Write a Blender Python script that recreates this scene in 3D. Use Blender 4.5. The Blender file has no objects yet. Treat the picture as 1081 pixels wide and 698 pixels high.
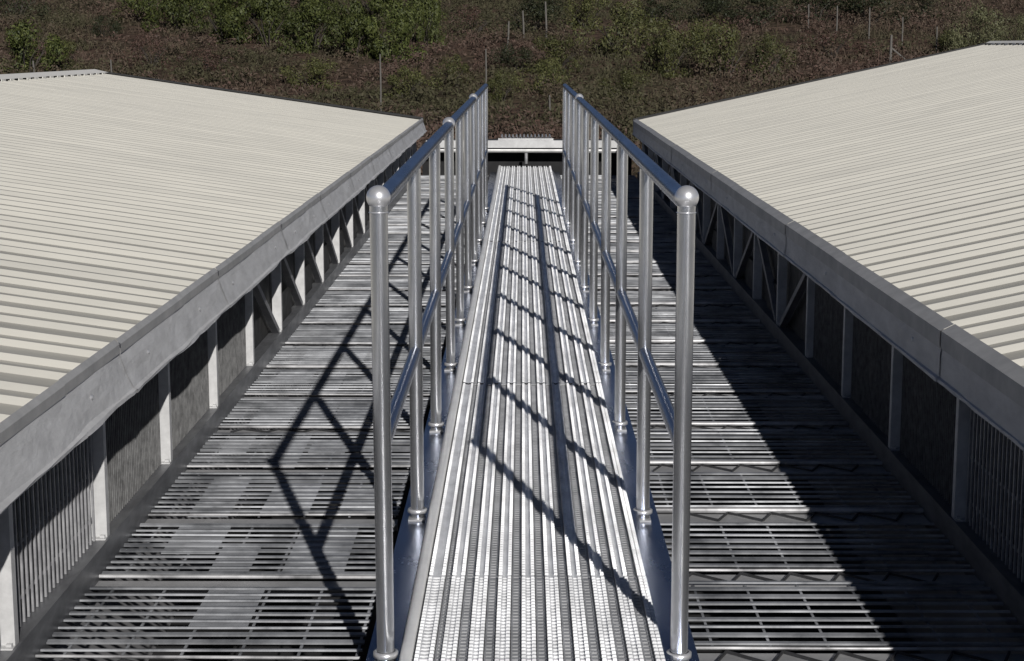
import bpy, math, random
from mathutils import Vector, Matrix, noise as mnoise
rnd = random.Random(7)
S = bpy.context.scene
COL = S.collection

# ------------------------------------------------------------------ materials
def new_mat(name):
    m = bpy.data.materials.new(name); m.use_nodes = True
    nt = m.node_tree; b = nt.nodes['Principled BSDF']
    return m, nt, b

def grimy(name, base, dark, metallic=0.0, rough=0.5, scale=6.0, stretch=(1, 1, 1), bump=0.0, bscale=40.0,
          rvar=0.12, detail=6.0, lo=0.35, hi=0.7, spec=0.5):
    """a surface whose own colour wanders between two tones (stains, dust, zinc bloom), with uneven gloss"""
    m, nt, b = new_mat(name)
    N = nt.nodes; L = nt.links
    tc = N.new('ShaderNodeTexCoord'); mp = N.new('ShaderNodeMapping')
    mp.inputs['Scale'].default_value = stretch
    L.new(tc.outputs['Object'], mp.inputs['Vector'])
    n = N.new('ShaderNodeTexNoise'); n.inputs['Scale'].default_value = scale; n.inputs['Detail'].default_value = detail
    n.inputs['Roughness'].default_value = 0.65
    L.new(mp.outputs['Vector'], n.inputs['Vector'])
    r = N.new('ShaderNodeValToRGB')
    r.color_ramp.elements[0].position = lo; r.color_ramp.elements[1].position = hi
    r.color_ramp.elements[0].color = (*dark, 1); r.color_ramp.elements[1].color = (*base, 1)
    L.new(n.outputs['Fac'], r.inputs['Fac']); L.new(r.outputs['Color'], b.inputs['Base Color'])
    mr = N.new('ShaderNodeMapRange'); mr.inputs['To Min'].default_value = min(1, rough + rvar); mr.inputs['To Max'].default_value = max(0.03, rough - rvar)
    L.new(n.outputs['Fac'], mr.inputs['Value']); L.new(mr.outputs['Result'], b.inputs['Roughness'])
    b.inputs['Metallic'].default_value = metallic
    b.inputs['Specular IOR Level'].default_value = spec
    if bump > 0:
        n2 = N.new('ShaderNodeTexNoise'); n2.inputs['Scale'].default_value = bscale; n2.inputs['Detail'].default_value = 4
        L.new(mp.outputs['Vector'], n2.inputs['Vector'])
        bp = N.new('ShaderNodeBump'); bp.inputs['Strength'].default_value = bump; bp.inputs['Distance'].default_value = 0.01
        L.new(n2.outputs['Fac'], bp.inputs['Height']); L.new(bp.outputs['Normal'], b.inputs['Normal'])
    return m

def leaf_mat(name, cols, rough=0.6, patch=None, pscale=0.15, trans=0.0):
    """every leaf or stalk gets its own tone; 'patch' = second palette that takes over in patches of the hillside"""
    m, nt, b = new_mat(name); N = nt.nodes; L = nt.links
    g = N.new('ShaderNodeNewGeometry')
    def ramp(cs):
        r = N.new('ShaderNodeValToRGB'); r.color_ramp.interpolation = 'LINEAR'
        e = r.color_ramp.elements
        while len(e) < len(cs): e.new(0.5)
        for i, c in enumerate(cs):
            e[i].position = i / (len(cs) - 1); e[i].color = (*c, 1)
        L.new(g.outputs['Random Per Island'], r.inputs['Fac']); return r
    r1 = ramp(cols); out = r1.outputs['Color']
    if patch:
        r2 = ramp(patch)
        n = N.new('ShaderNodeTexNoise'); n.inputs['Scale'].default_value = pscale; n.inputs['Detail'].default_value = 3
        L.new(g.outputs['Position'], n.inputs['Vector'])
        k = N.new('ShaderNodeMapRange'); k.inputs['From Min'].default_value = 0.42; k.inputs['From Max'].default_value = 0.54
        L.new(n.outputs['Fac'], k.inputs['Value'])
        mx = N.new('ShaderNodeMix'); mx.data_type = 'RGBA'
        L.new(k.outputs['Result'], mx.inputs['Factor']); L.new(out, mx.inputs['A']); L.new(r2.outputs['Color'], mx.inputs['B'])
        out = mx.outputs['Result']
    oi = N.new('ShaderNodeObjectInfo')
    hv = N.new('ShaderNodeHueSaturation')
    mv = N.new('ShaderNodeMapRange'); mv.inputs['To Min'].default_value = 0.8; mv.inputs['To Max'].default_value = 1.2
    L.new(oi.outputs['Random'], mv.inputs['Value']); L.new(mv.outputs['Result'], hv.inputs['Value'])
    L.new(out, hv.inputs['Color'])
    L.new(hv.outputs['Color'], b.inputs['Base Color'])
    b.inputs['Roughness'].default_value = rough; b.inputs['Specular IOR Level'].default_value = 0.25
    return m

M = {}
M['roof']   = grimy('cream_roof_paint', (0.415, 0.402, 0.362), (0.335, 0.326, 0.296), 0.0, 0.5, 1.6, (0.5, 4, 1), 0.03, 30, lo=0.28, hi=0.6)
M['cap']    = grimy('cream_capping', (0.82, 0.80, 0.74), (0.72, 0.70, 0.66), 0.0, 0.45, 3)
M['fascia'] = grimy('grey_flashing', (0.54, 0.54, 0.545), (0.40, 0.40, 0.405), 0.1, 0.5, 5.0, (1, 1, 3), 0.25, 22, lo=0.3, hi=0.66)
M['fascia_lip'] = grimy('pale_flashing_lip', (0.42, 0.415, 0.41), (0.31, 0.31, 0.31), 0.1, 0.5, 8.0)
M['near_black']  = grimy('near_black_fill', (0.012, 0.012, 0.013), (0.008, 0.008, 0.008), 0, 0.7, 4)  # near black for the painted gable shadow line, also the roof lining
M['wall']   = grimy('shed_wall_paint', (0.30, 0.30, 0.31), (0.22, 0.22, 0.23), 0.0, 0.6, 2)
M['post']   = grimy('window_post_paint', (0.58, 0.58, 0.58), (0.42, 0.42, 0.42), 0.1, 0.5, 16)
M['sill']   = grimy('sill_steel', (0.20, 0.205, 0.215), (0.11, 0.112, 0.12), 0.5, 0.45, 5.0, (3, 1, 3))
M['panel']  = grimy('interior_dark', (0.034, 0.033, 0.032), (0.009, 0.009, 0.009), 0.0, 0.7, 18, (1, 1, 1), lo=0.4, hi=0.65)  # near black in place of the unlit interior
M['grille'] = grimy('grille_steel', (0.40, 0.40, 0.41), (0.22, 0.22, 0.23), 0.3, 0.5, 20)
M['mesh']   = grimy('dusty_mesh', (0.17, 0.17, 0.17), (0.07, 0.07, 0.07), 0.2, 0.6, 24)
M['brace']  = grimy('brace_steel', (0.28, 0.28, 0.29), (0.18, 0.18, 0.19), 0.2, 0.55, 10)
M['rail']   = grimy('galvanised_tube', (0.84, 0.85, 0.87), (0.60, 0.61, 0.64), 0.92, 0.23, 22, (1, 1, 0.3), 0.02, 60, rvar=0.06)
M['handrail'] = grimy('handrail_sky_tint', (0.26, 0.28, 0.35), (0.18, 0.20, 0.25), 0.95, 0.26, 12, (1, 0.2, 1), 0.0, rvar=0.06)  # same galvanised tube, darkened and blued to imitate reflected sky
M['ball']   = grimy('galvanised_ball', (0.85, 0.85, 0.86), (0.7, 0.7, 0.72), 0.7, 0.3, 20, rvar=0.05)
M['plank']  = grimy('galvanised_plank', (0.87, 0.875, 0.89), (0.50, 0.505, 0.515), 0.2, 0.34, 13, (1, 0.45, 1), 0.03, 80, lo=0.28, hi=0.6)
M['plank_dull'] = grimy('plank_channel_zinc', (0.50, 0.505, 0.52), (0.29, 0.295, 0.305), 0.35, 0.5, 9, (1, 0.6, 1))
M['stringer'] = grimy('zinc_sky_tint', (0.24, 0.27, 0.345), (0.15, 0.175, 0.24), 0.95, 0.26, 5, (1, 0.5, 1), rvar=0.08)  # reflected sky blue is put into the base colour
M['grating'] = grimy('grating_zinc', (0.39, 0.40, 0.42), (0.11, 0.115, 0.125), 0.35, 0.5, 4.5, (1, 1, 1), lo=0.36, hi=0.64)
M['bearer'] = grimy('bearer_zinc', (0.40, 0.40, 0.405), (0.28, 0.28, 0.285), 0.35, 0.5, 7)
M['bright'] = grimy('bright_bar_zinc', (0.58, 0.58, 0.59), (0.13, 0.13, 0.135), 0.3, 0.45, 4)
M['bright_edge'] = grimy('bright_edge_zinc', (0.84, 0.84, 0.83), (0.66, 0.66, 0.66), 0.15, 0.4, 6)
M['patch_tone']  = grimy('light_patch', (0.33, 0.34, 0.36), (0.16, 0.165, 0.175), 0.15, 0.55, 6)  # pale tone imitating patches of light under the bars
M['dark_tone'] = grimy('web_rod_shadow', (0.05, 0.05, 0.055), (0.03, 0.03, 0.03), 0.3, 0.6, 20)  # dark tone for painted rod shadows, also the stringer webs
M['dark_filler']   = grimy('dark_filler_tone', (0.014, 0.014, 0.015), (0.007, 0.007, 0.008), 0.0, 0.9, 3)  # almost black so gaps look unlit
M['beam']   = grimy('end_beam_zinc', (0.60, 0.60, 0.595), (0.38, 0.38, 0.38), 0.3, 0.42, 5)
M['wood']   = grimy('weathered_post', (0.13, 0.12, 0.108), (0.075, 0.07, 0.062), 0.0, 0.85, 8, (3, 3, 0.6))
M['stem']   = grimy('shrub_stem', (0.05, 0.042, 0.033), (0.025, 0.02, 0.017), 0, 0.9, 10)
M['soil']   = None

def soil_mat():
    m, nt, b = new_mat('scrub_soil'); N = nt.nodes; L = nt.links
    g = N.new('ShaderNodeNewGeometry')
    n = N.new('ShaderNodeTexNoise'); n.inputs['Scale'].default_value = 0.18; n.inputs['Detail'].default_value = 8
    n2 = N.new('ShaderNodeTexNoise'); n2.inputs['Scale'].default_value = 2.2; n2.inputs['Detail'].default_value = 8
    L.new(g.outputs['Position'], n.inputs['Vector']); L.new(g.outputs['Position'], n2.inputs['Vector'])
    r = N.new('ShaderNodeValToRGB'); e = r.color_ramp.elements
    e[0].position = 0.36; e[0].color = (0.055, 0.048, 0.030, 1)
    e[1].position = 0.64; e[1].color = (0.085, 0.056, 0.044, 1)
    L.new(n.outputs['Fac'], r.inputs['Fac'])
    mx = N.new('ShaderNodeMix'); mx.data_type = 'RGBA'; mx.blend_type = 'MULTIPLY'; mx.inputs['Factor'].default_value = 0.8
    r2 = N.new('ShaderNodeValToRGB'); e = r2.color_ramp.elements
    e[0].position = 0.35; e[0].color = (0.35, 0.35, 0.35, 1); e[1].position = 0.7; e[1].color = (1.25, 1.2, 1.15, 1)
    L.new(n2.outputs['Fac'], r2.inputs['Fac'])
    L.new(r.outputs['Color'], mx.inputs['A']); L.new(r2.outputs['Color'], mx.inputs['B'])
    L.new(mx.outputs['Result'], b.inputs['Base Color'])
    b.inputs['Roughness'].default_value = 0.95; b.inputs['Specular IOR Level'].default_value = 0.1
    bp = N.new('ShaderNodeBump'); bp.inputs['Distance'].default_value = 0.3
    L.new(n2.outputs['Fac'], bp.inputs['Height']); L.new(bp.outputs['Normal'], b.inputs['Normal'])
    return m
M['soil'] = soil_mat()
M['scrub'] = leaf_mat('dry_scrub', [(0.062, 0.042, 0.032), (0.084, 0.059, 0.045), (0.088, 0.052, 0.041), (0.098, 0.076, 0.060)], 0.8,
                      patch=[(0.040, 0.039, 0.019), (0.054, 0.052, 0.026), (0.066, 0.059, 0.033), (0.048, 0.043, 0.027)], pscale=0.13)
M['leaf_green'] = leaf_mat('green_leaves', [(0.013, 0.018, 0.005), (0.042, 0.053, 0.013), (0.070, 0.080, 0.022), (0.028, 0.034, 0.010)])
M['leaf_olive'] = leaf_mat('olive_leaves', [(0.028, 0.033, 0.011), (0.060, 0.064, 0.021), (0.084, 0.086, 0.030), (0.044, 0.044, 0.018)])
M['leaf_dark']  = leaf_mat('dark_leaves', [(0.0112, 0.0147, 0.0070), (0.0210, 0.0252, 0.0112), (0.0315, 0.0350, 0.0154)])
M['leaf_pale']  = leaf_mat('pale_leaves', [(0.075, 0.080, 0.036), (0.11, 0.112, 0.055), (0.14, 0.14, 0.075), (0.06, 0.066, 0.03)])
M['leaf_red']   = leaf_mat('russet_twigs', [(0.0420, 0.0238, 0.0189), (0.0700, 0.0406, 0.0308), (0.0560, 0.0350, 0.0315)])

# ------------------------------------------------------------------ mesh helpers
class MB:
    def __init__(self): self.v = []; self.f = []; self.mi = []; self.sm = []
    def add(self, vs, fs, mi=0, smooth=False):
        o = len(self.v); self.v += [tuple(p) for p in vs]
        for f in fs:
            self.f.append(tuple(o + i for i in f)); self.mi.append(mi); self.sm.append(smooth)
        return self
    def box(self, x0, x1, y0, y1, z0, z1, mi=0, xf=None):
        vs = [(x, y, z) for z in (z0, z1) for y in (y0, y1) for x in (x0, x1)]
        if xf: vs = [xf(Vector(p)) for p in vs]
        return self.add(vs, [(0, 2, 3, 1), (4, 5, 7, 6), (0, 1, 5, 4), (2, 6, 7, 3), (0, 4, 6, 2), (1, 3, 7, 5)], mi)
    def bar(self, a, b, w, d, up=(0, 0, 1), mi=0):
        a = Vector(a); b = Vector(b); t = (b - a).normalized(); s = t.cross(Vector(up))
        if s.length < 1e-4: s = t.cross(Vector((1, 0, 0)))
        s.normalize(); u = s.cross(t)
        vs = [p + s * (i * w / 2) + u * (j * d / 2) for p in (a, b) for j in (-1, 1) for i in (-1, 1)]
        return self.add(vs, [(0, 2, 3, 1), (4, 5, 7, 6), (0, 1, 5, 4), (2, 6, 7, 3), (0, 4, 6, 2), (1, 3, 7, 5)], mi)
    def tube(self, pts, rs, n=16, mi=0, caps=True):
        pts = [Vector(p) for p in pts]
        if not isinstance(rs, (list, tuple)): rs = [rs] * len(pts)
        rings = []
        for i, p in enumerate(pts):
            t = (pts[min(i + 1, len(pts) - 1)] - pts[max(i - 1, 0)]).normalized()
            ref = Vector((0, 0, 1)) if abs(t.z) < 0.9 else Vector((0, 1, 0))
            s = t.cross(ref).normalized(); u = s.cross(t)
            rings.append([p + (s * math.cos(2 * math.pi * k / n) + u * math.sin(2 * math.pi * k / n)) * rs[i] for k in range(n)])
        vs = [q for r in rings for q in r]; fs = []
        for i in range(len(pts) - 1):
            for k in range(n):
                fs.append((i * n + k, i * n + (k + 1) % n, (i + 1) * n + (k + 1) % n, (i + 1) * n + k))
        self.add(vs, fs, mi, True)
        if caps:
            self.add(rings[0], [tuple(range(n))], mi); self.add(rings[-1], [tuple(reversed(range(n)))], mi)
        return self
    def lathe(self, c, prof, n=20, mi=0):
        """revolve (r, z) pairs about the vertical through c"""
        c = Vector(c); vs = []; fs = []
        for r, z in prof:
            for k in range(n):
                a = 2 * math.pi * k / n; vs.append(c + Vector((r * math.cos(a), r * math.sin(a), z)))
        for i in range(len(prof) - 1):
            for k in range(n):
                fs.append((i * n + k, i * n + (k + 1) % n, (i + 1) * n + (k + 1) % n, (i + 1) * n + k))
        return self.add(vs, fs, mi, True)
    def mesh(self, name, mats):
        me = bpy.data.meshes.new(name); me.from_pydata(self.v, [], self.f)
        for m in (mats if isinstance(mats, (list, tuple)) else [mats]): me.materials.append(m)
        me.polygons.foreach_set('material_index', self.mi)
        me.polygons.foreach_set('use_smooth', self.sm)
        me.update(); return me
    def build(self, name, mats, parent=None):
        o = bpy.data.objects.new(name, self.mesh(name, mats)); COL.objects.link(o)
        if parent: o.parent = parent
        return o

def tag(o, label=None, cat=None, group=None, kind=None):
    if label: o['label'] = label
    if cat: o['category'] = cat
    if group: o['group'] = group
    if kind: o['kind'] = kind
    return o
def thing(name, label, cat, loc=(0, 0, 0), group=None):
    o = bpy.data.objects.new(name, None); COL.objects.link(o); o.location = loc
    o.empty_display_size = 0.2
    return tag(o, label, cat, group)
def dup(o, parent=None):
    c = o.copy(); COL.objects.link(c); c.parent = parent
    for ch in o.children: dup(ch, c)
    return c

# ------------------------------------------------------------------ camera (photo pixels 1081 x 698, focal length 1800 px)
F = 1800.0; CX, CY = 540.5, 349.0; HZ = 48.0; H = 1.425
PITCH = math.atan((CY - HZ) / F); YAW = math.atan(11.5 / F * math.cos(PITCH))
cam = bpy.data.cameras.new('camera'); co = bpy.data.objects.new('camera', cam); COL.objects.link(co)
cam.sensor_width = 36.0; cam.lens = F * 36.0 / 1081.0; cam.clip_end = 3000; cam.clip_start = 0.05
co.location = (0, 0, H); co.rotation_euler = (math.pi / 2 - PITCH, 0, YAW)
S.camera = co

# ------------------------------------------------------------------ ground
G0 = -3.5
def ground_z(x, y):
    if y < 24: z = G0
    elif y < 110: z = G0 + 0.11 * (y - 24)
    elif y < 200: z = G0 + 9.46 + 0.07 * (y - 110)
    else: z = G0 + 9.46 + 6.3 + 0.02 * (y - 200)
    if y > 24:
        k = min(1, (y - 24) / 12)
        z += k * (0.5 * mnoise.noise(Vector((x * 0.06, y * 0.06, 3))) + 0.22 * mnoise.noise(Vector((x * 0.21, y * 0.21, 9))))
    return z
def ground_hit(px, py):
    """the point of the hillside that the photograph shows at a pixel"""
    cp, sp = math.cos(PITCH), math.sin(PITCH); cy, sy = math.cos(YAW), math.sin(YAW)
    Fw = Vector((-sy * cp, cy * cp, -sp)); R = Vector((cy, sy, 0)); U = R.cross(Fw)
    d = Fw * F + R * (px - CX) - U * (py - CY); d /= d.y
    y = 26.0
    while y < 260:
        if ground_z(d.x * y, y) >= H + d.z * y: break
        y += 0.1
    return Vector((d.x * y, y, ground_z(d.x * y, y)))

g = MB()
xs = [-700, -400, -220, -130, -90] + [-70 + 2.0 * i for i in range(71)] + [90, 130, 220, 400, 700]
ys = [-300, -120, -40, 0, 20] + [24 + 2.0 * i for i in range(54)] + [140, 160, 200, 300, 500, 900, 1500]
vs = [(x, y, ground_z(x, y)) for y in ys for x in xs]; nx = len(xs)
fs = [(j * nx + i, j * nx + i + 1, (j + 1) * nx + i + 1, (j + 1) * nx + i) for j in range(len(ys) - 1) for i in range(nx - 1)]
g.add(vs, fs, 0, True)
tag(g.build('hillside', M['soil']), kind='structure')

# ------------------------------------------------------------------ sheds
def shed(side, name, label, Xf, Zlo, Zhi, Xr, Zr, Xw, Yend, lip, Y0, bay0, bay, tilt):
    """side -1 left, +1 right; Xf fascia, Xr ridge, Xw wall plane (absolute distances)"""
    s = side; Xe = Xf; Xf = Xe + tilt
    t = thing(name, label, 'shed', (s * 5.0, 8.0, G0)); T = Vector((s * 5.0, 8.0, G0))
    def put(nm, mb, mat, par=None):
        mb.v = [(p[0] - T.x, p[1] - T.y, p[2] - T.z) for p in mb.v]
        return mb.build(nm, mat, par or t)
    slope = (Zr - Zhi) / (Xr - Xf)
    # ribbed sheets: pan, rib, pan, rib ... extruded from eave to ridge
    def sheet(xa, za, xb, zb):
        m = MB(); prof = []
        y = Y0; k = 0
        while y < Yend - 0.06:
            pan = 0.100 if k % 2 == 0 else 0.142
            h = 0.0185
            prof += [(y, 0), (min(y + pan, Yend), 0), (min(y + pan + 0.012, Yend), h), (min(y + pan + 0.034, Yend), h)]
            y += pan + 0.046; k += 1
        prof.append((Yend, 0))
        L = math.hypot(xb - xa, zb - za); nxv, nzv = -(zb - za) / L, (xb - xa) / L
        if nzv < 0: nxv, nzv = -nxv, -nzv
        vs = []; n = len(prof); segs = 6
        for q in range(segs + 1):
            u = q / segs; x = xa + (xb - xa) * u; z = za + (zb - za) * u
            for (yy, hh) in prof:
                wob = 0.0025 * mnoise.noise(Vector((x * 1.3, yy * 1.1, 2.0 + s)))
                vs.append((s * (x + nxv * hh), yy, z + nzv * hh + wob))
        fs = []
        for q in range(segs):
            for i in range(n - 1):
                a, b, c, d = q * n + i, q * n + i + 1, (q + 1) * n + i + 1, (q + 1) * n + i
                fs.append((a, b, c, d) if s < 0 else (a, d, c, b))
        m.add(vs, fs); return m
    Xo = 2 * Xr - Xf
    put('roof_sheeting', sheet(Xf + 0.028, Zhi - 0.004, Xr, Zr), M['roof'])
    put('roof_sheeting', sheet(Xo, Zhi, Xr + 0.002, Zr), M['roof'])
    # soffit board under the sheets so no light leaks in
    m = MB()
    for (xa, za, xb, zb) in ((Xf + 0.05, Zhi - 0.02, Xr - 0.02, Zr - 0.045), (Xr + 0.02, Zr - 0.045, Xo - 0.05, Zhi - 0.03)):
        m.add([(s * xa, Y0, za), (s * xb, Y0, zb), (s * xb, Yend - 0.03, zb), (s * xa, Yend - 0.03, za),
               (s * xa, Y0, za - 0.03), (s * xb, Y0, zb - 0.03), (s * xb, Yend - 0.03, zb - 0.03), (s * xa, Yend - 0.03, za - 0.03)],
              [(0, 1, 2, 3), (7, 6, 5, 4), (0, 4, 5, 1), (2, 6, 7, 3), (1, 5, 6, 2), (3, 7, 4, 0)])
    put('roof_lining', m, M['near_black'])
    # ridge capping with notched skirts
    m = MB(); w = 0.17 if s < 0 else 0.06
    for d in (-1, 1):
        x1 = Xr + d * w; z1 = Zr - w * slope + 0.032
        m.add([(s * Xr, Y0, Zr + 0.046), (s * Xr, Yend + 0.02, Zr + 0.046), (s * x1, Yend + 0.02, z1), (s * x1, Y0, z1)], [(0, 1, 2, 3)])
        y = Y0
        while y < Yend - 0.2:
            m.box(*sorted((s * (x1 - 0.003), s * (x1 + 0.003))), y, y + 0.13, z1 - 0.028, z1 + 0.001); y += 0.28
    put('ridge_cap', m, M['cap'])
    # dark strips added along the far gable, standing in for a shadow gap
    m = MB()
    for (xa, za, xb, zb) in ((Xf, Zhi, Xr, Zr), (Xr, Zr, Xo, Zhi)):
        m.add([(s * xq, yy, zq + dz) for yy in (Yend + 0.004, Yend + 0.05) for (xq, zq) in ((xa, za), (xb, zb)) for dz in (-0.16, 0.035)],
              [(0, 1, 3, 2), (4, 6, 7, 5), (1, 5, 7, 3), (0, 2, 6, 4), (0, 4, 5, 1), (2, 3, 7, 6)])
    put('gable_shadow_strip', m, M['near_black'])
    # eave fascia in lapped lengths, with a folded lip over the sheet ends
    y = Y0; k = 0
    while y < Yend - 0.01:
        y2 = min(y + (0.62, 0.95, 0.7, 1.15)[k % 4] * (1.0 if s < 0 else 1.9), Yend); off = 0.003 * (k % 2); xa = Xf - off; xl = Xe - off
        m = MB(); nseg = 10
        prof = [(xl + 0.03, Zlo), (xl, Zlo + 0.006), (xl + .001, Zlo + 0.016), (xl + 0.006 + tilt * .12, Zlo + 0.020)] + [(xl + 0.006 + tilt * (.12 + .88 * u_), Zlo + .02 + (Zhi - lip - .006 - Zlo - .02) * u_) for u_ in (.33, .66, 1.0)] + [(xa + 0.03, Zhi + 0.004)]
        vs = []
        for q in range(nseg + 1):
            yy = y + (y2 + (0.03 if y2 < Yend else 0) - y) * q / nseg
            for j, (px, pz) in enumerate(prof):
                w_ = (0.0075 if s < 0 else 0.003) * mnoise.noise(Vector((yy * 3.1, j * 0.5, 5.0 + s))) + 0.0026 * mnoise.noise(Vector((yy * 9, j * 0.8, 1.0 + s)))
                vs.append((s * (px + w_), yy, pz + w_ * 0.6))
        n = len(prof); fs = []
        for q in range(nseg):
            for j in range(n - 1):
                a, b, c, d = q * n + j, q * n + j + 1, (q + 1) * n + j + 1, (q + 1) * n + j
                fs.append((a, b, c, d) if s > 0 else (a, d, c, b))
        m.add(vs, fs)
        fl = put('fascia', m, M['fascia'])
        # folded lip that covers the sheet ends, and drip marks of the lap joints
        m = MB()
        lw = 0.014 if s < 0 else 0.042
        zo = Zhi + 0.012; zi = zo + 0.012 + lw * slope
        m.add([(s * (xa + 0.0), y, zo), (s * xa, y2, zo), (s * (xa + lw), y2, zi), (s * (xa + lw), y, zi),
               (s * xa, y, Zhi - lip - 0.012), (s * xa, y2, Zhi - lip - 0.012)], [(0, 1, 2, 3), (0, 4, 5, 1)])
        put('fascia_lip', m, M['fascia_lip'], fl)
        for q in range(1):
            yy = y + 0.3 + rnd.uniform(-.1, .1)
            if yy < y2 - 0.05:
                m = MB(); m.lathe((0, 0, 0), [(0.0, 0.006), (0.006, 0.005), (0.009, 0)], 8)
                m.v = [(s * (xl + 0.007 + tilt * .5 - p[2]), yy + p[1], Zlo + 0.075 + p[0]) for p in m.v]
                put('screw', m, M['ball'], fl)
        y = y2; k += 1
    # wall head, sill and lower wall
    m = MB()
    m.box(*sorted((s * (Xw + 0.0), s * (Xw + 0.10))), Y0, Yend - 0.06, Zlo - 0.03, Zhi - 0.03)
    m.box(*sorted((s * (Xe + 0.032), s * (Xw - 0.002))), Y0, Yend - 0.06, Zlo + 0.004, Zlo + 0.016)
    put('eave_beam', m, M['brace'])
    m = MB()
    m.box(*sorted((s * (Xw - 0.026), s * (Xw + 0.06))), Y0, Yend - 0.05, -0.062, -0.034)
    m.box(*sorted((s * (Xw - 0.033), s * (Xw - 0.0265))), Y0, Yend - 0.05, -0.15, -0.030)
    m.box(*sorted((s * (Xw - 0.02), s * (Xw - 0.008))), Y0, Yend - 0.05, -0.14, -0.066)
    put('sill', m, M['sill'])
    m = MB(); m.box(*sorted((s * (Xw + 0.0), s * (Xw + 0.14))), Y0, Yend - 0.04, G0 - 0.2, -0.064)
    m.box(*sorted((s * (Xo - 0.25), s * (Xo - 0.11))), Y0, Yend - 0.04, G0 - 0.2, Zhi - 0.05)
    for yy in (Y0 + 0.01, Yend - 0.19):
        xa, xb = Xw + 0.141, Xo - 0.251
        zt = lambda x: Zhi - 0.08 + slope * ((x if x < Xr else 2 * Xr - x) - Xf)
        m.add([(s * x, q, z) for q in (yy, yy + 0.14) for (x, z) in ((xa, G0 - .2), (xb, G0 - .2), (xb, zt(xb)), (Xr, zt(Xr)), (xa, zt(xa)))],
              [(0, 1, 2, 3, 4), (9, 8, 7, 6, 5), (0, 5, 6, 1), (1, 6, 7, 2), (2, 7, 8, 3), (3, 8, 9, 4), (4, 9, 5, 0)])
    put('wall', m, M['wall'])
    # bays
    y = bay0
    while y > Y0 + 0.1: y -= bay
    k = 0
    while y < Yend - 0.25:
        if y > Y0 + 0.02:
            m = MB(); ph = 0.05 + rnd.uniform(-.003, .003)   # channel-section window post, open to the back
            m.box(*sorted((s * (Xw - 0.024), s * (Xw - 0.024 + ph))), y - 0.003, y, -0.033, Zlo - 0.0)
            m.box(*sorted((s * (Xw - 0.024), s * (Xw - 0.021))), y + .0005, y + 0.030, -0.033, Zlo - 0.0)
            m.box(*sorted((s * (Xw - 0.0255), s * (Xw + 0.020))), y - 0.028, y - 0.0035, -0.0335, -0.029)
            m.box(*sorted((s * (Xw - 0.020), s * (Xw - 0.006))), y - 0.020, y - 0.008, -0.0285, -0.021)
            put('window_post', m, M['post'])
        a, b = max(y + 0.05, Y0 + .02), min(y + bay - 0.02, Yend - 0.2)
        m = MB()
        m.box(*sorted((s * (Xw + 0.034), s * (Xw + 0.042))), a - .04, b + .015, -0.033, Zlo - 0.032)  # dark sheet added behind each bay to imitate the shaded interior
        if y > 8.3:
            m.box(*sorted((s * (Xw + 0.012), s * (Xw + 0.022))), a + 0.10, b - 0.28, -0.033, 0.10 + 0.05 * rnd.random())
        put('dark_backing', m, M['panel'])
        if y < 7.6:
            m = MB(); yy = a + 0.01
            dy, wd = (0.040, 0.009) if y < 4.8 else (0.024, 0.0055)
            while yy < b:
                m.box(*sorted((s * (Xw + 0.004), s * (Xw + 0.010))), yy, yy + wd * rnd.uniform(.8, 1.2), -0.033, Zlo - 0.031); yy += dy
            for zz in ((0.03, 0.17) if y < 4.8 else (-0.01, 0.05, .11, .17, .23)):
                m.box(*sorted((s * (Xw + 0.0105), s * (Xw + 0.015))), a, b, zz, zz + 0.007)
            put('window_grille', m, M['grille'] if y < 4.8 else M['mesh'])
        else:
            m = MB()
            if k % 2 == 0 or s < 0: p, q = (s * (Xw + 0.0), a + 0.06, Zlo - 0.035), (s * (Xw + 0.0), b - 0.02, -0.03)
            else: p, q = (s * (Xw + 0.0), a + 0.06, -0.03), (s * (Xw + 0.0), b - 0.02, Zlo - 0.035)
            m.bar(p, q, 0.03, 0.035, up=(1, 0, 0)); put('diagonal_brace', m, M['brace'])
        y += bay; k += 1
    return t

shed(-1, 'shed', 'long cream roofed shed left of the walkway with a sunlit grey eave flashing', 1.147, 0.403, 0.542, 5.1, 1.10, 1.27, 20.5, 0.004, -2.5, 4.94, 0.94, 0.045)
shed(+1, 'shed', 'long cream roofed shed right of the walkway with a shaded blue grey eave face', 1.28, 0.395, 0.548, 5.4, 1.43, 1.37, 20.0, 0.030, -2.5, 5.16, 0.94, 0.006)

# ------------------------------------------------------------------ dark sheet added to blacken the gaps under the decks, and the block that closes the far end
m = MB(); m.box(-1.26, 1.36, -2.5, 20.4, -0.75, -0.62)  # made-up sheet that keeps the grating gaps black
tag(m.build('dark_filler', M['dark_filler']), 'added dark sheet that blackens the gaps below the gratings between the two sheds', 'dark_filler')

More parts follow.
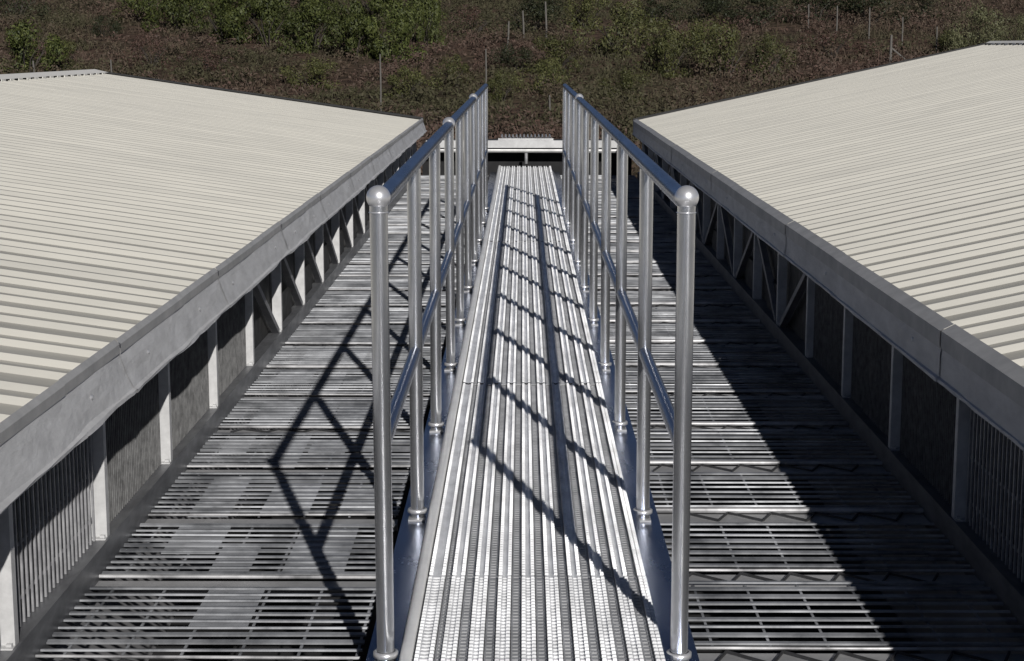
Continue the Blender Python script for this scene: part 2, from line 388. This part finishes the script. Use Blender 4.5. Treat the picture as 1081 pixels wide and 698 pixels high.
# ------------------------------------------------------------------ gratings
def deck(side, x0, x1, label, pitch, bw, ystart, bear, light_patches):
    t = thing('grating_deck', label, 'grating', ((x0 + x1) / 2, ystart, -0.1)); T = t.location.copy()
    def put(nm, mb, mat, par=None):
        mb.v = [(p[0] - T.x, p[1] - T.y, p[2] - T.z) for p in mb.v]
        return mb.build(nm, mat, par or t)
    ys_ = [ystart + bear * i for i in range(int((20.3 - ystart) / bear) + 1)]
    for i, yb in enumerate(ys_):
        # bearer: flat flange with a bright round nosing and dark zigzag strips standing in for rod shadows
        m = MB(); jit = rnd.uniform(-.012, .012)
        m.box(x0, x1, yb - (0.02 if light_patches else 0.055), yb + 0.050, -0.122, -0.1165)
        m.box(x0, x1, yb + 0.030, yb + 0.050, -0.150, -0.1225)
        b = put('bearer', m, M['bearer'])
        m = MB(); m.tube([(x0, yb + 0.058, -0.105), (x1, yb + 0.058 + jit, -0.105)], rnd.choice((0.0045, 0.006, 0.008)) if light_patches else rnd.choice((0.005, 0.008, 0.011)), 8)
        put('nosing', m, M['bright'], b)
        m = MB(); x = x0 + 0.03 + rnd.uniform(0, 0.05); up = 0; last = None
        while x < x1 - 0.02:
            p = Vector((x, yb + (0.046 if up else (-0.012 if light_patches else -0.046)), -0.110))
            if last is not None: m.bar(last, p, 0.0055, 0.006)
            last = p; up = 1 - up; x += 0.04 if up else 0.105
        (put('rod_shadow', m, M['dark_tone'], b) if (not light_patches or rnd.random() < 0.12) else None)
        ye = ys_[i + 1] - (0.025 if light_patches else 0.06) if i + 1 < len(ys_) else 20.35
        m = MB(); y = yb + (0.085 if rnd.random() < .6 else 0.1)
        while y < ye:
            sag = -0.003 * rnd.random()
            tl = rnd.uniform(-.0022, .0022); w_ = bw * rnd.uniform(.85, 1.12)
            m.bar((x0, y + w_ / 2, -0.104 + sag), (x1, y + w_ / 2 + rnd.uniform(-.003, .003), -0.104 - 0.003 * rnd.random()), w_, 0.0055, up=(0, tl / w_ * 2, 1)); y += pitch
        x = x0 + 0.06
        while x < x1:
            m.box(x, x + 0.007, yb + 0.07, ye, -0.1155, -0.1120); x += 0.15
        put('grating', m, M['grating'])
        if light_patches and yb > 3:
            x = x0 + 0.05 + 0.1 * rnd.random()
            while x < x1 - 0.1:
                w = rnd.uniform(0.09, 0.20)
                if yb < 11 and rnd.random() < 0.78 and not (yb < 5.2 and x > x1 - 0.25 * (6 - yb) / 1.5):
                    m = MB(); zt = -0.1105 + 0.0030 * rnd.random()
                    m.box(x, min(x + w, x1 - .02), yb + rnd.choice([0.06, 0.10, 0.2, .3]), ye - rnd.choice([0.0, 0.06, 0.15, .25]), zt - 0.0025, zt)
                    put('light_patch', m, M['patch_tone'])  # pale sheets added to imitate broken light seen through the bars
                x += w + rnd.choice([0.008, 0.012, 0.02, 0.10])
    return t
deck(-1, -1.236, -0.41, 'grey steel bar grating left of the walkway with pale sheets added as light patches under its bars', 0.056, 0.0155, -2.0 + 0.13, 0.66, True)
deck(+1, 0.43, 1.335, 'dark steel bar grating right of the walkway lying half in shade', 0.064, 0.017, -2.0 + 0.20, 0.66, False)

# ------------------------------------------------------------------ walkway planks
PX0, PX1 = -0.25, 0.33
PITCHX = (PX1 - PX0) / 9.4
def plank_meshes(L, full=False):
    top = MB(); valley = MB()
    n = 10; rw = PITCHX * 0.60
    for i in range(n):
        xa = PX0 + i * PITCHX; xb = xa + rw if i < n - 1 else PX1
        if i == 0: xb = xa + rw * 1.25
        # raised channel: two shoulders and a slightly dished middle
        prof = [(xa, -0.030), (xa + 0.002, -0.003), (xa + 0.006, 0.0), (xa + 0.011, -0.001), ((xa + xb) / 2, -0.0035), (xb - 0.011, -0.001), (xb - 0.006, 0.0), (xb - 0.002, -0.003), (xb, -0.030)]
        vs = [(x, y, z) for y in (0.004, L - 0.004) for (x, z) in prof]; q = len(prof)
        top.add(vs, [(j, j + 1, q + j + 1, q + j) for j in range(q - 1)])
        # pressed teeth along both shoulders
        y = 0.02
        while y < L - 0.02:
            for xc in (xa + 0.0065, xb - 0.0065):
                h = (0.0042 if full else 0.0058) + 0.001 * math.sin(y * 7 + i); q_ = 0.0052
                top.add([(xc - q_, y, -0.0008), (xc + q_, y, -0.0008), (xc + q_, y + .0165, -0.0008), (xc - q_, y + .0165, -0.0008),
                         (xc - q_ + .001, y + .004, h), (xc + q_ - .001, y + .004, h), (xc + q_ - .001, y + .010, h), (xc - q_ + .001, y + .010, h)],
                        [(4, 5, 6, 7), (0, 1, 5, 4), (1, 2, 6, 5), (2, 3, 7, 6), (3, 0, 4, 7)])
            if full:      # the first section is worn to cross ridges over the whole channel
                top.add([(xa + .013, y + .003, -0.0045), (xb - .013, y + .003, -0.0045), (xb - .013, y + .016, -0.0045), (xa + .013, y + .016, -0.0045),
                         (xa + .014, y + .007, 0.0002), (xb - .014, y + .007, 0.0002), (xb - .014, y + .011, 0.0002), (xa + .014, y + .011, 0.0002)],
                        [(4, 5, 6, 7), (0, 1, 5, 4), (1, 2, 6, 5), (2, 3, 7, 6), (3, 0, 4, 7)])
            y += 0.0235
        if i < n - 1:
            x2 = PX0 + (i + 1) * PITCHX
            y = 0.006
            while y < L - 0.012:      # rungs between slots
                valley.box(xb + 0.0005, x2 - 0.0005, y, y + 0.0145, -0.0125, -0.0090); y += 0.0235
            for xx in (xb + 0.0008, x2 - 0.0048):
                valley.box(xx, xx + 0.004, 0.004, L - 0.004, -0.0088, -0.0075)
    return top.mesh('rib', M['plank']), valley.mesh('slotted_channel', M['plank_dull'])
PL = 2.63
rib_me, val_me = plank_meshes(PL)
rib_full, _v = plank_meshes(PL, True)
words_ = ['nearest walkway plank section, cropped by the bottom edge under the first posts', 
          'walkway plank section crossed by the nearest post shadow, just beyond the cropped one',
          'walkway plank section third along, where the middle rail shadow is widest',
          'walkway plank section fourth along, striped by thin post shadows',
          'walkway plank section fifth along, beside the middle of the railings',
          'walkway plank section near the far ends of the railings',
          'farthest walkway plank section, running up to the pale end beam',
          'walkway plank section right under the camera, outside the view']
y = 4.365 - PL; k = 0
first = None
starts = [4.365 + PL * i for i in range(-1, 6)]
for k, y in enumerate(starts):
    L_ = PL if k < 6 else 19.98 - y
    if k < 6:
        t = thing('walkway_plank', words_[k], 'plank', (0, y, 0.03 + 0.004 * ((k + 1) % 2)), 'walkway planks')
        a = bpy.data.objects.new('rib', rib_full if k == 0 else rib_me); b = bpy.data.objects.new('slotted_channel', val_me)
    else:
        t = thing('walkway_plank', words_[6], 'plank', (0, y, 0.03), 'walkway planks')
        r2, v2 = plank_meshes(L_)
        a = bpy.data.objects.new('rib', r2); b = bpy.data.objects.new('slotted_channel', v2)
    for o in (a, b): COL.objects.link(o); o.parent = t

# walkway frame: two smooth zinc stringers and cross members
for s, lab in ((-1, 'smooth steel stringer tinted sky blue carrying the left railing posts'), (1, 'smooth steel stringer tinted sky blue carrying the right railing posts')):
    t = thing('stringer', lab, 'beam', (s * 0.34, 0, -0.03))
    c = 0.335 if s < 0 else 0.385
    m = MB(); T = t.location
    m.box(*sorted((s * (c + 0.040) - T.x, s * (c - 0.038) - T.x)), 1.2, 19.9, -0.006, 0.0)
    m.box(s * (c + 0.038) - .003 - T.x, s * (c + 0.038) + .003 - T.x, 1.2, 19.9, -0.085, -0.0065)
    m.build('channel', M['stringer'], t)
    m = MB(); e = -0.264 if s < 0 else 0.344
    if s < 0:
        m2 = MB(); cr = [(-.016, -.03), (-.016, .004), (-.012, .010), (-.004, .013), (.006, .013), (.014, .009), (.016, .002), (.016, -.03)]
        yz = [(2.0, .040), (4.5, .046), (7.0, .056), (10.0, .062), (19.9, .064)]; q = len(cr)
        m2.add([(-0.270 + a - T.x, yy, zz + b_ - 0.0) for yy, zz in yz for a, b_ in cr],
               [(k_ * q + u, k_ * q + u + 1, (k_ + 1) * q + u + 1, (k_ + 1) * q + u) for k_ in range(len(yz) - 1) for u in range(q - 1)], 0, True)
        m2.build('raised_edge', M['bright_edge'], t)
    m.box(e - 0.011 - T.x, e + 0.011 - T.x, 1.2, 19.9, 0.030, 0.034)
    m.box(e + s * 0.008 - .0025 - T.x, e + s * 0.008 + .0025 - T.x, 1.2, 19.9, -0.04, 0.0295)
    m.build('edge_angle', M['stringer'], t)
    m = MB(); m.box(s * c - 0.037 - T.x, s * c + 0.037 - T.x, 1.22, 19.88, -0.30, -0.087)
    m.build('web', M['dark_tone'], t)

# ------------------------------------------------------------------ railings
def railing(X, label, balls):
    t = thing('railing', label, 'railing', (X, 3.87, -0.03)); T = t.location.copy()
    HT = 1.072; r = 0.0208; SP = 1.25; N_ = 10
    def loc(m): m.v = [(p[0] - T.x, p[1] - T.y, p[2] - T.z) for p in m.v]; return m
    m = MB(); m.tube([(X, 3.87, HT), (X, 9.5, HT + 0.003), (X, 15.20, HT)], 0.0212, 18); loc(m).build('top_rail', M['handrail'], t)
    m = MB(); m.tube([(X, 3.87, 0.50), (X, 9.0, 0.502), (X, 15.12, 0.50)], 0.0185, 16); loc(m).build('mid_rail', M['handrail'], t)
    for i in range(N_):
        y = 3.87 + SP * i + (rnd.uniform(-.02, .02) if 0 < i < 9 else 0); lean = rnd.uniform(-.004, .004)
        m = MB(); m.tube([(X + lean, y, -0.028), (X + lean * .5, y, 0.5), (X, y, HT - 0.012 if i not in balls else HT + 0.005)], r, 18)
        p = loc(m).build('post', M['rail'], t)
        m = MB(); m.lathe((X + lean, y, 0), [(0.0215, -0.008), (0.030, -0.007), (0.030, 0.004), (0.0235, 0.006)], 18); loc(m).build('collar', M['ball'], p)
        m = MB(); m.box(X - 0.026, X + 0.026, y - 0.03, y + 0.03, -0.0295, -0.0235); loc(m).build('base_plate', M['bearer'], p)
        if i in balls:
            R_ = 0.0280
            m = MB(); m.lathe((X, y, HT + 0.012), [(max(0.0002, R_ * math.sin(a * math.pi / 16)), R_ * math.cos(a * math.pi / 16)) for a in range(0, 15)] + [(0.024, -0.034)], 22)
            loc(m).build('ball_cap', M['ball'], p)
    return t
railing(-0.328, 'shiny tubular railing along the left edge of the walkway with ball topped posts', (0, 3, 6))
railing(0.372, 'shiny tubular railing along the right edge of the walkway with ball topped posts', (0, 6))

# ------------------------------------------------------------------ far end of the walkway
t = thing('end_step', 'pale crossbeam step closing the far end of the walkway', 'step', (0, 20.35, -0.6)); T = t.location.copy()
def put_end(nm, m, mat):
    m.v = [(p[0] - T.x, p[1] - T.y, p[2] - T.z) for p in m.v]; return m.build(nm, mat, t)
m = MB(); m.box(-1.20, 1.30, 20.42, 21.6, -3.4, 0.262); put_end('dark_gap_block', m, M['dark_filler'])  # black block added to paint the dark gap under the crossbeam
m = MB(); m.box(-1.14, 1.24, 20.16, 20.40, 0.266, 0.312); m.box(-1.14, 1.24, 20.14, 20.157, 0.236, 0.322); put_end('crossbeam', m, M['beam'])
m = MB(); m.tube([(-1.14, 20.2, 0.205), (1.24, 20.2, 0.200)], 0.030, 14); put_end('pipe', m, M['beam'])
m = MB(); m.tube([(0.04, 20.17, 0.05), (0.04, 20.17, 0.172)], 0.020, 10); put_end('pipe_stub', m, M['bright'])
m = MB()
for i in range(14):
    xa = -0.27 + i * 0.0445
    m.add([(xa + dx, yy, 0.318 + dz) for yy in (20.18, 20.9) for dx, dz in ((0, 0), (0.012, 0.040), (0.024, 0.040), (0.034, 0), (0.0445, 0))],
          [(0, 1, 6, 5), (1, 2, 7, 6), (2, 3, 8, 7), (3, 4, 9, 8)])
m.box(-0.29, 0.36, 20.18, 20.20, 0.317, 0.345)
put_end('ribbed_tread', m, M['beam'])

# ------------------------------------------------------------------ vegetation
def shrub_mesh(seed, n, leaf, flat=0.62, sparse=0.0):
    """lumpy crown about 1 m in radius: leaves gathered on clumps, open between them"""
    r = random.Random(seed); m = MB()
    clumps = []
    for i in range(13):
        a = r.uniform(0, 6.283); rr = math.sqrt(r.random()) * 0.95; z = r.uniform(0.1, 1.0)
        lim = math.sqrt(max(0.05, 1 - (z - 0.25) ** 2 * 1.5))
        clumps.append((Vector((rr * lim * math.cos(a), rr * lim * math.sin(a), z * flat * 1.6)), r.uniform(0.17, 0.42)))
    for i in range(n):
        c, R_ = r.choice(clumps)
        d = Vector((r.gauss(0, 1), r.gauss(0, 1), r.gauss(0, 1))).normalized()
        p = c + d * R_ * (r.random() ** 0.25)
        if p.z < 0.0: p.z = abs(p.z) * 0.5
        nrm = (d + Vector((r.gauss(0, .4), r.gauss(0, .4), r.gauss(0, .4) + 0.25))).normalized()
        s = nrm.cross(Vector((r.gauss(0, 1), r.gauss(0, 1), r.gauss(0, 1)))).normalized(); u = s.cross(nrm)
        l = leaf * r.uniform(0.6, 1.3); w = l * r.uniform(0.3, 0.5)
        m.add([p - u * l * .5, p + s * w * .5, p + u * l * .5, p - s * w * .5], [(0, 1, 2, 3)])
    return m
def stem_mesh(seed):
    r = random.Random(seed); m = MB()
    for i in range(7):
        a = r.uniform(0, 6.283); q = r.uniform(0.3, 0.7)
        m.tube([(0.05 * math.cos(a), 0.05 * math.sin(a), -0.1), (q * .5 * math.cos(a), q * .5 * math.sin(a), 0.35), (q * math.cos(a + .3), q * math.sin(a + .3), 0.62)], [0.03, 0.018, 0.006], 5, caps=False)
    return m
KINDS = {}
for kind, mat, leaf, n in (('green', 'leaf_green', 0.085, 5200), ('olive', 'leaf_olive', 0.07, 3400), ('dark', 'leaf_dark', 0.08, 2600), ('pale', 'leaf_pale', 0.06, 4200), ('red', 'leaf_red', 0.07, 1500)):
    KINDS[kind] = [(shrub_mesh(hash_, n, leaf).mesh('crown', M[mat]), stem_mesh(hash_ + 5).mesh('stem', M['stem'])) for hash_ in (len(kind) * 31 + 1, len(kind) * 17 + 9, len(kind) * 57 + 4)]
def shrub(px, py, w, h, kind, label, group):
    p = ground_hit(px, py); D = p.y
    o = thing('shrub', label, 'shrub', (p.x, p.y, p.z - 0.05), group)
    cm, sm_ = KINDS[kind][rnd.randrange(3)]
    sx = w * D / F / 1.9; sz = h * D / F / 0.98
    for nm, me in (('crown', cm), ('stem', sm_)):
        c = bpy.data.objects.new(nm, me); COL.objects.link(c); c.parent = o
    o.scale = (sx, sx * rnd.uniform(.8, 1.0), sz); o.rotation_euler = (0, 0, rnd.uniform(0, 6.28))
    return o
ordw = ['first', 'second', 'third', 'fourth', 'fifth', 'sixth', 'seventh', 'eighth', 'ninth']
for i, (x, yb, w, h) in enumerate([(148, 22, 62, 34), (190, 33, 70, 42), (238, 46, 78, 46), (285, 50, 74, 50), (330, 55, 80, 48), (374, 60, 74, 50), (418, 64, 72, 52), (452, 50, 50, 52)]):
    shrub(x, yb, w, h, 'green', '%s green shrub from left along the lower edge of the big thicket' % ordw[i], 'green thicket on the upper left hillside')
for i, (x, yb, w, h) in enumerate([(205, 12, 80, 34), (270, 20, 84, 38), (335, 22, 84, 40), (400, 26, 84, 40), (440, 22, 60, 36)]):
    shrub(x, yb, w, h, 'green', '%s green shrub from left in the rear row of the big thicket' % ordw[i], 'green thicket on the upper left hillside')
shrub(30, 78, 78, 46, 'green', 'yellow green shrub standing alone above the left shed ridge', 'hillside shrubs')
shrub(66, 76, 44, 30, 'olive', 'small olive shrub pressed against the lone shrub above the left shed', 'hillside shrubs')
shrub(18, 20, 64, 36, 'dark', 'dark shrub in the top left corner of the hillside', 'hillside shrubs')
shrub(110, 40, 40, 22, 'dark', 'small dark shrub in the russet patch left of the thicket', 'hillside shrubs')
shrub(560, 34, 80, 34, 'dark', 'dark shrub behind the pale dead stakes above the walkway', 'hillside shrubs')
shrub(590, 78, 84, 36, 'olive', 'dull olive shrub straight above the walkway gap, below the stakes', 'hillside shrubs')
shrub(545, 76, 56, 26, 'dark', 'low dark shrub left of the dull olive one above the walkway', 'hillside shrubs')
shrub(655, 60, 90, 52, 'olive', 'broad olive shrub right of the walkway gap', 'hillside shrubs')
shrub(620, 30, 70, 34, 'olive', 'olive shrub high up between the stakes and the dark bank', 'hillside shrubs')
shrub(705, 80, 84, 46, 'olive', 'olive shrub above the near corner of the right shed roof', 'hillside shrubs')
shrub(765, 84, 90, 52, 'olive', 'tall olive shrub left of the russet patch behind the right shed', 'hillside shrubs')
shrub(660, 108, 70, 30, 'olive', 'low olive shrub just above the far corner of the right shed', 'hillside shrubs')
for x, yb, w, h, lb in ((528, 108, 50, 30, 'small olive shrub low down, between the far ends of the two railings'), (575, 100, 60, 34, 'olive shrub above the middle of the far end of the walkway'),
                        (735, 58, 70, 30, 'olive shrub in the middle of the slope below the dark bank'), (690, 50, 60, 28, 'olive shrub just below the left end of the dark bank'),
                        (480, 92, 60, 30, 'low olive shrub behind the far end of the left railing'), (330, 92, 80, 26, 'low olive shrub between the green thicket and the left shed roof edge'),
                        (430, 104, 70, 30, 'olive shrub behind the far corner of the left shed')):
    shrub(x, yb, w, h, 'olive', lb, 'hillside shrubs')
shrub(812, 82, 54, 40, 'olive', 'narrow olive shrub at the left end of the russet patch', 'hillside shrubs')
for i, (x, yb, w, h) in enumerate([(690, 26, 80, 28), (745, 24, 76, 28), (800, 26, 80, 30), (862, 22, 72, 32), (918, 26, 84, 32), (968, 18, 60, 24)]):
    shrub(x, yb, w, h, 'dark', '%s dark shrub from the left in the bank along the upper right' % ordw[i], 'dark shrubs along the upper right')
shrub(1030, 62, 82, 50, 'pale', 'pale grey green shrub above the ridge of the right shed', 'hillside shrubs')
shrub(1072, 56, 56, 36, 'pale', 'pale shrub cut by the right edge of the picture', 'hillside shrubs')
shrub(1000, 60, 40, 24, 'olive', 'small olive shrub at the left foot of the pale shrub', 'hillside shrubs')
shrub(160, 70, 70, 34, 'red', 'russet twiggy shrub below the left end of the thicket', 'russet shrubs')
shrub(225, 78, 76, 28, 'red', 'russet twiggy shrub between the thicket and the left shed roof', 'russet shrubs')
shrub(880, 62, 90, 30, 'red', 'russet twiggy shrub below the row of stakes behind the right shed', 'russet shrubs')
shrub(500, 40, 60, 30, 'red', 'russet twiggy shrub right of the green thicket', 'russet shrubs')

# dry scrub that covers the hillside
def scrub():
    r = random.Random(21); m = MB()
    def tuft(x, y, hh, n, spread):
        z = ground_z(x, y) - 0.03
        for i in range(n):
            a = r.uniform(0, 6.283); q = spread * math.sqrt(r.random())
            b = Vector((x + q * math.cos(a), y + q * math.sin(a), z))
            lean = Vector((r.gauss(0, .6), r.gauss(0, .6), 1)).normalized()
            h = hh * r.uniform(0.5, 1.15); w = r.uniform(0.008, 0.028)
            s = Vector((1, r.gauss(0, .6), 0)).normalized() * w
            t_ = b + lean * h; mid = b + lean * h * 0.55
            m.add([b - s * .35, b + s * .35, mid + s * .6, t_, mid - s * .6], [(0, 1, 2, 3, 4)])
            if r.random() < 0.7:   # side leaf
                l = r.uniform(0.07, 0.16); d = Vector((r.gauss(0, 1), r.gauss(0, 1), r.gauss(0, .7))).normalized()
                u = d.cross(Vector((r.gauss(0, 1), r.gauss(0, 1), r.gauss(0, 1)))).normalized() * l * .35
                c = b + lean * h * r.uniform(.3, 1)
                m.add([c, c + d * l * .5 + u, c + d * l, c + d * l * .5 - u], [(0, 1, 2, 3)])
    def mound(x, y, rad, hh, n):
        z = ground_z(x, y) - 0.05
        lobes = [(Vector((x + r.gauss(0, rad * .5), y + r.gauss(0, rad * .5), z + hh * r.uniform(.2, .75))), rad * r.uniform(.3, .6)) for _ in range(5)]
        for i in range(n):
            c, R_ = r.choice(lobes)
            d = Vector((r.gauss(0, 1), r.gauss(0, 1), r.gauss(0.3, 1))).normalized()
            p = c + Vector((d.x, d.y, d.z * .8)) * R_ * r.random() ** .3
            if p.z < z: p.z = z + 0.1 * r.random()
            nn = (d + Vector((r.gauss(0, .5), r.gauss(0, .5), r.gauss(0, .5)))).normalized()
            a = nn.cross(Vector((r.gauss(0, 1), r.gauss(0, 1), r.gauss(0, 1)))).normalized(); b = a.cross(nn)
            l = r.uniform(.035, .085); w = l * r.uniform(.25, .5)
            m.add([p - b * l, p + a * w, p + b * l, p - a * w], [(0, 1, 2, 3)])
    n = 0
    while n < 2600:
        y = 38 + 80 * r.random(); x = r.uniform(-.42, .42) * y
        den = mnoise.noise(Vector((x * .15, y * .15, 1)))
        if r.random() > 0.6 + den * 0.9: continue
        k = 1 + .7 * mnoise.noise(Vector((x * .08, y * .08, 4)))
        mound(x, y, r.uniform(.45, 1.0) * k, r.uniform(.4, 1.0) * k, int(r.uniform(80, 150))); n += 1
    n = 0
    while n < 6000:
        y = 38 + 80 * r.random(); x = r.uniform(-.42, .42) * y
        hh = 0.30 + 0.3 * mnoise.noise(Vector((x * .1, y * .1, 7))) + r.uniform(0, .25)
        tuft(x, y, max(.2, hh), r.randint(7, 13), r.uniform(.25, .6)); n += 1
    return m
sc = scrub().build('dry_scrub', M['scrub'])
tag(sc, 'dry brown and russet scrub covering the hillside', 'scrub', kind='stuff')

# posts and stakes on the hillside
def stake(px, ytop, ybase, wpx, label, group, lean=0.0, brace=False, cat='fence post', nm='fence_post'):
    p = ground_hit(px, ybase); D = p.y
    h = (ybase - ytop) * D / F * 1.0 + 0.1; w = max(0.03, wpx * D / F)
    t = None
    m = MB()
    pts = [(0, 0, -0.2), (lean * .5 * h + .01, 0, h * .5), (lean * h, 0, h)]
    m.tube(pts, [w * .55, w * .5, w * .42], 7)
    if brace:
        t = thing(nm, label, cat, p, group); m.build('post', M['wood'], t)
        m = MB(); m.bar((0.05, 0, h * .62), (1.1, 0.1, -0.05), 0.05, 0.05); m.build('brace', M['wood'], t)
    else:
        t = m.build(nm, M['wood'], None); t.location = p; tag(t, label, cat, group)
    return t
for i, x in enumerate((853, 883, 917, 952, 988)):
    yt, yb = ((8, 30), (10, 36), (12, 42), (22, 47), (32, 58))[i]
    stake(x, yt, yb, 1.6, '%s thin grey fence post from the left in the row behind the right shed' % ordw[i], 'fence posts behind the right shed')
stake(939, 41, 74, 3.0, 'thicker pale strainer post with a slanting brace behind the right shed', 'hillside posts', brace=True, lean=0.02)
stake(402, 62, 120, 2.0, 'tall thin grey fence post rising behind the left shed roof', 'hillside posts')
stake(513, 56, 100, 1.8, 'grey fence post above the far end of the left railing', 'hillside posts')
stake(580, 105, 128, 2.2, 'short pale post in the gap between the two railings', 'hillside posts')
stake(36, 68, 88, 2.4, 'short pale fence post behind the ridge of the left shed', 'hillside posts')
stake(118, 67, 92, 2.0, 'pale fence post just right of the left shed ridge end', 'hillside posts')
stake(536, 26, 46, 2.2, 'leftmost pale dead stake above the walkway gap', 'dead stakes', nm='stake', cat='stake', lean=.05)
stake(553, 15, 42, 2.0, 'middle pale dead stake above the walkway gap', 'dead stakes', nm='stake', cat='stake', lean=-.04)
stake(577, 6, 48, 2.2, 'tallest and rightmost pale dead stake above the walkway gap', 'dead stakes', nm='stake', cat='stake', lean=-.03)
stake(529, 50, 64, 2.0, 'short slanting dead stake low on the slope above the walkway', 'dead stakes', nm='stake', cat='stake', lean=.4)

# ------------------------------------------------------------------ light
SUN = Vector((0.507, -1.95, 1.0)).normalized()      # towards the sun
el = math.asin(SUN.z); az = math.atan2(SUN.x, SUN.y)  # clockwise from +Y
ld = bpy.data.lights.new('sun', 'SUN'); ld.energy = 5.0; ld.angle = math.radians(0.5); ld.color = (1.0, 0.97, 0.93)
lo = bpy.data.objects.new('sun', ld); COL.objects.link(lo); lo.rotation_euler = (-SUN).to_track_quat('-Z', 'Y').to_euler(); lo.location = SUN * 40
w = bpy.data.worlds.new('World'); S.world = w; w.use_nodes = True
nt = w.node_tree; bg = nt.nodes['Background']
sky = nt.nodes.new('ShaderNodeTexSky'); sky.sky_type = 'NISHITA'; sky.sun_disc = False
sky.sun_elevation = el; sky.sun_rotation = az; sky.air_density = 0.24; sky.dust_density = 0.05; sky.ozone_density = 1.5
nt.links.new(sky.outputs['Color'], bg.inputs['Color']); bg.inputs['Strength'].default_value = 0.05
S.view_settings.view_transform = 'Standard'; S.view_settings.look = 'None'
S.view_settings.exposure = -0.10; S.view_settings.gamma = 1.0; S.view_settings.use_curve_mapping = False
S.cycles.max_bounces = 6
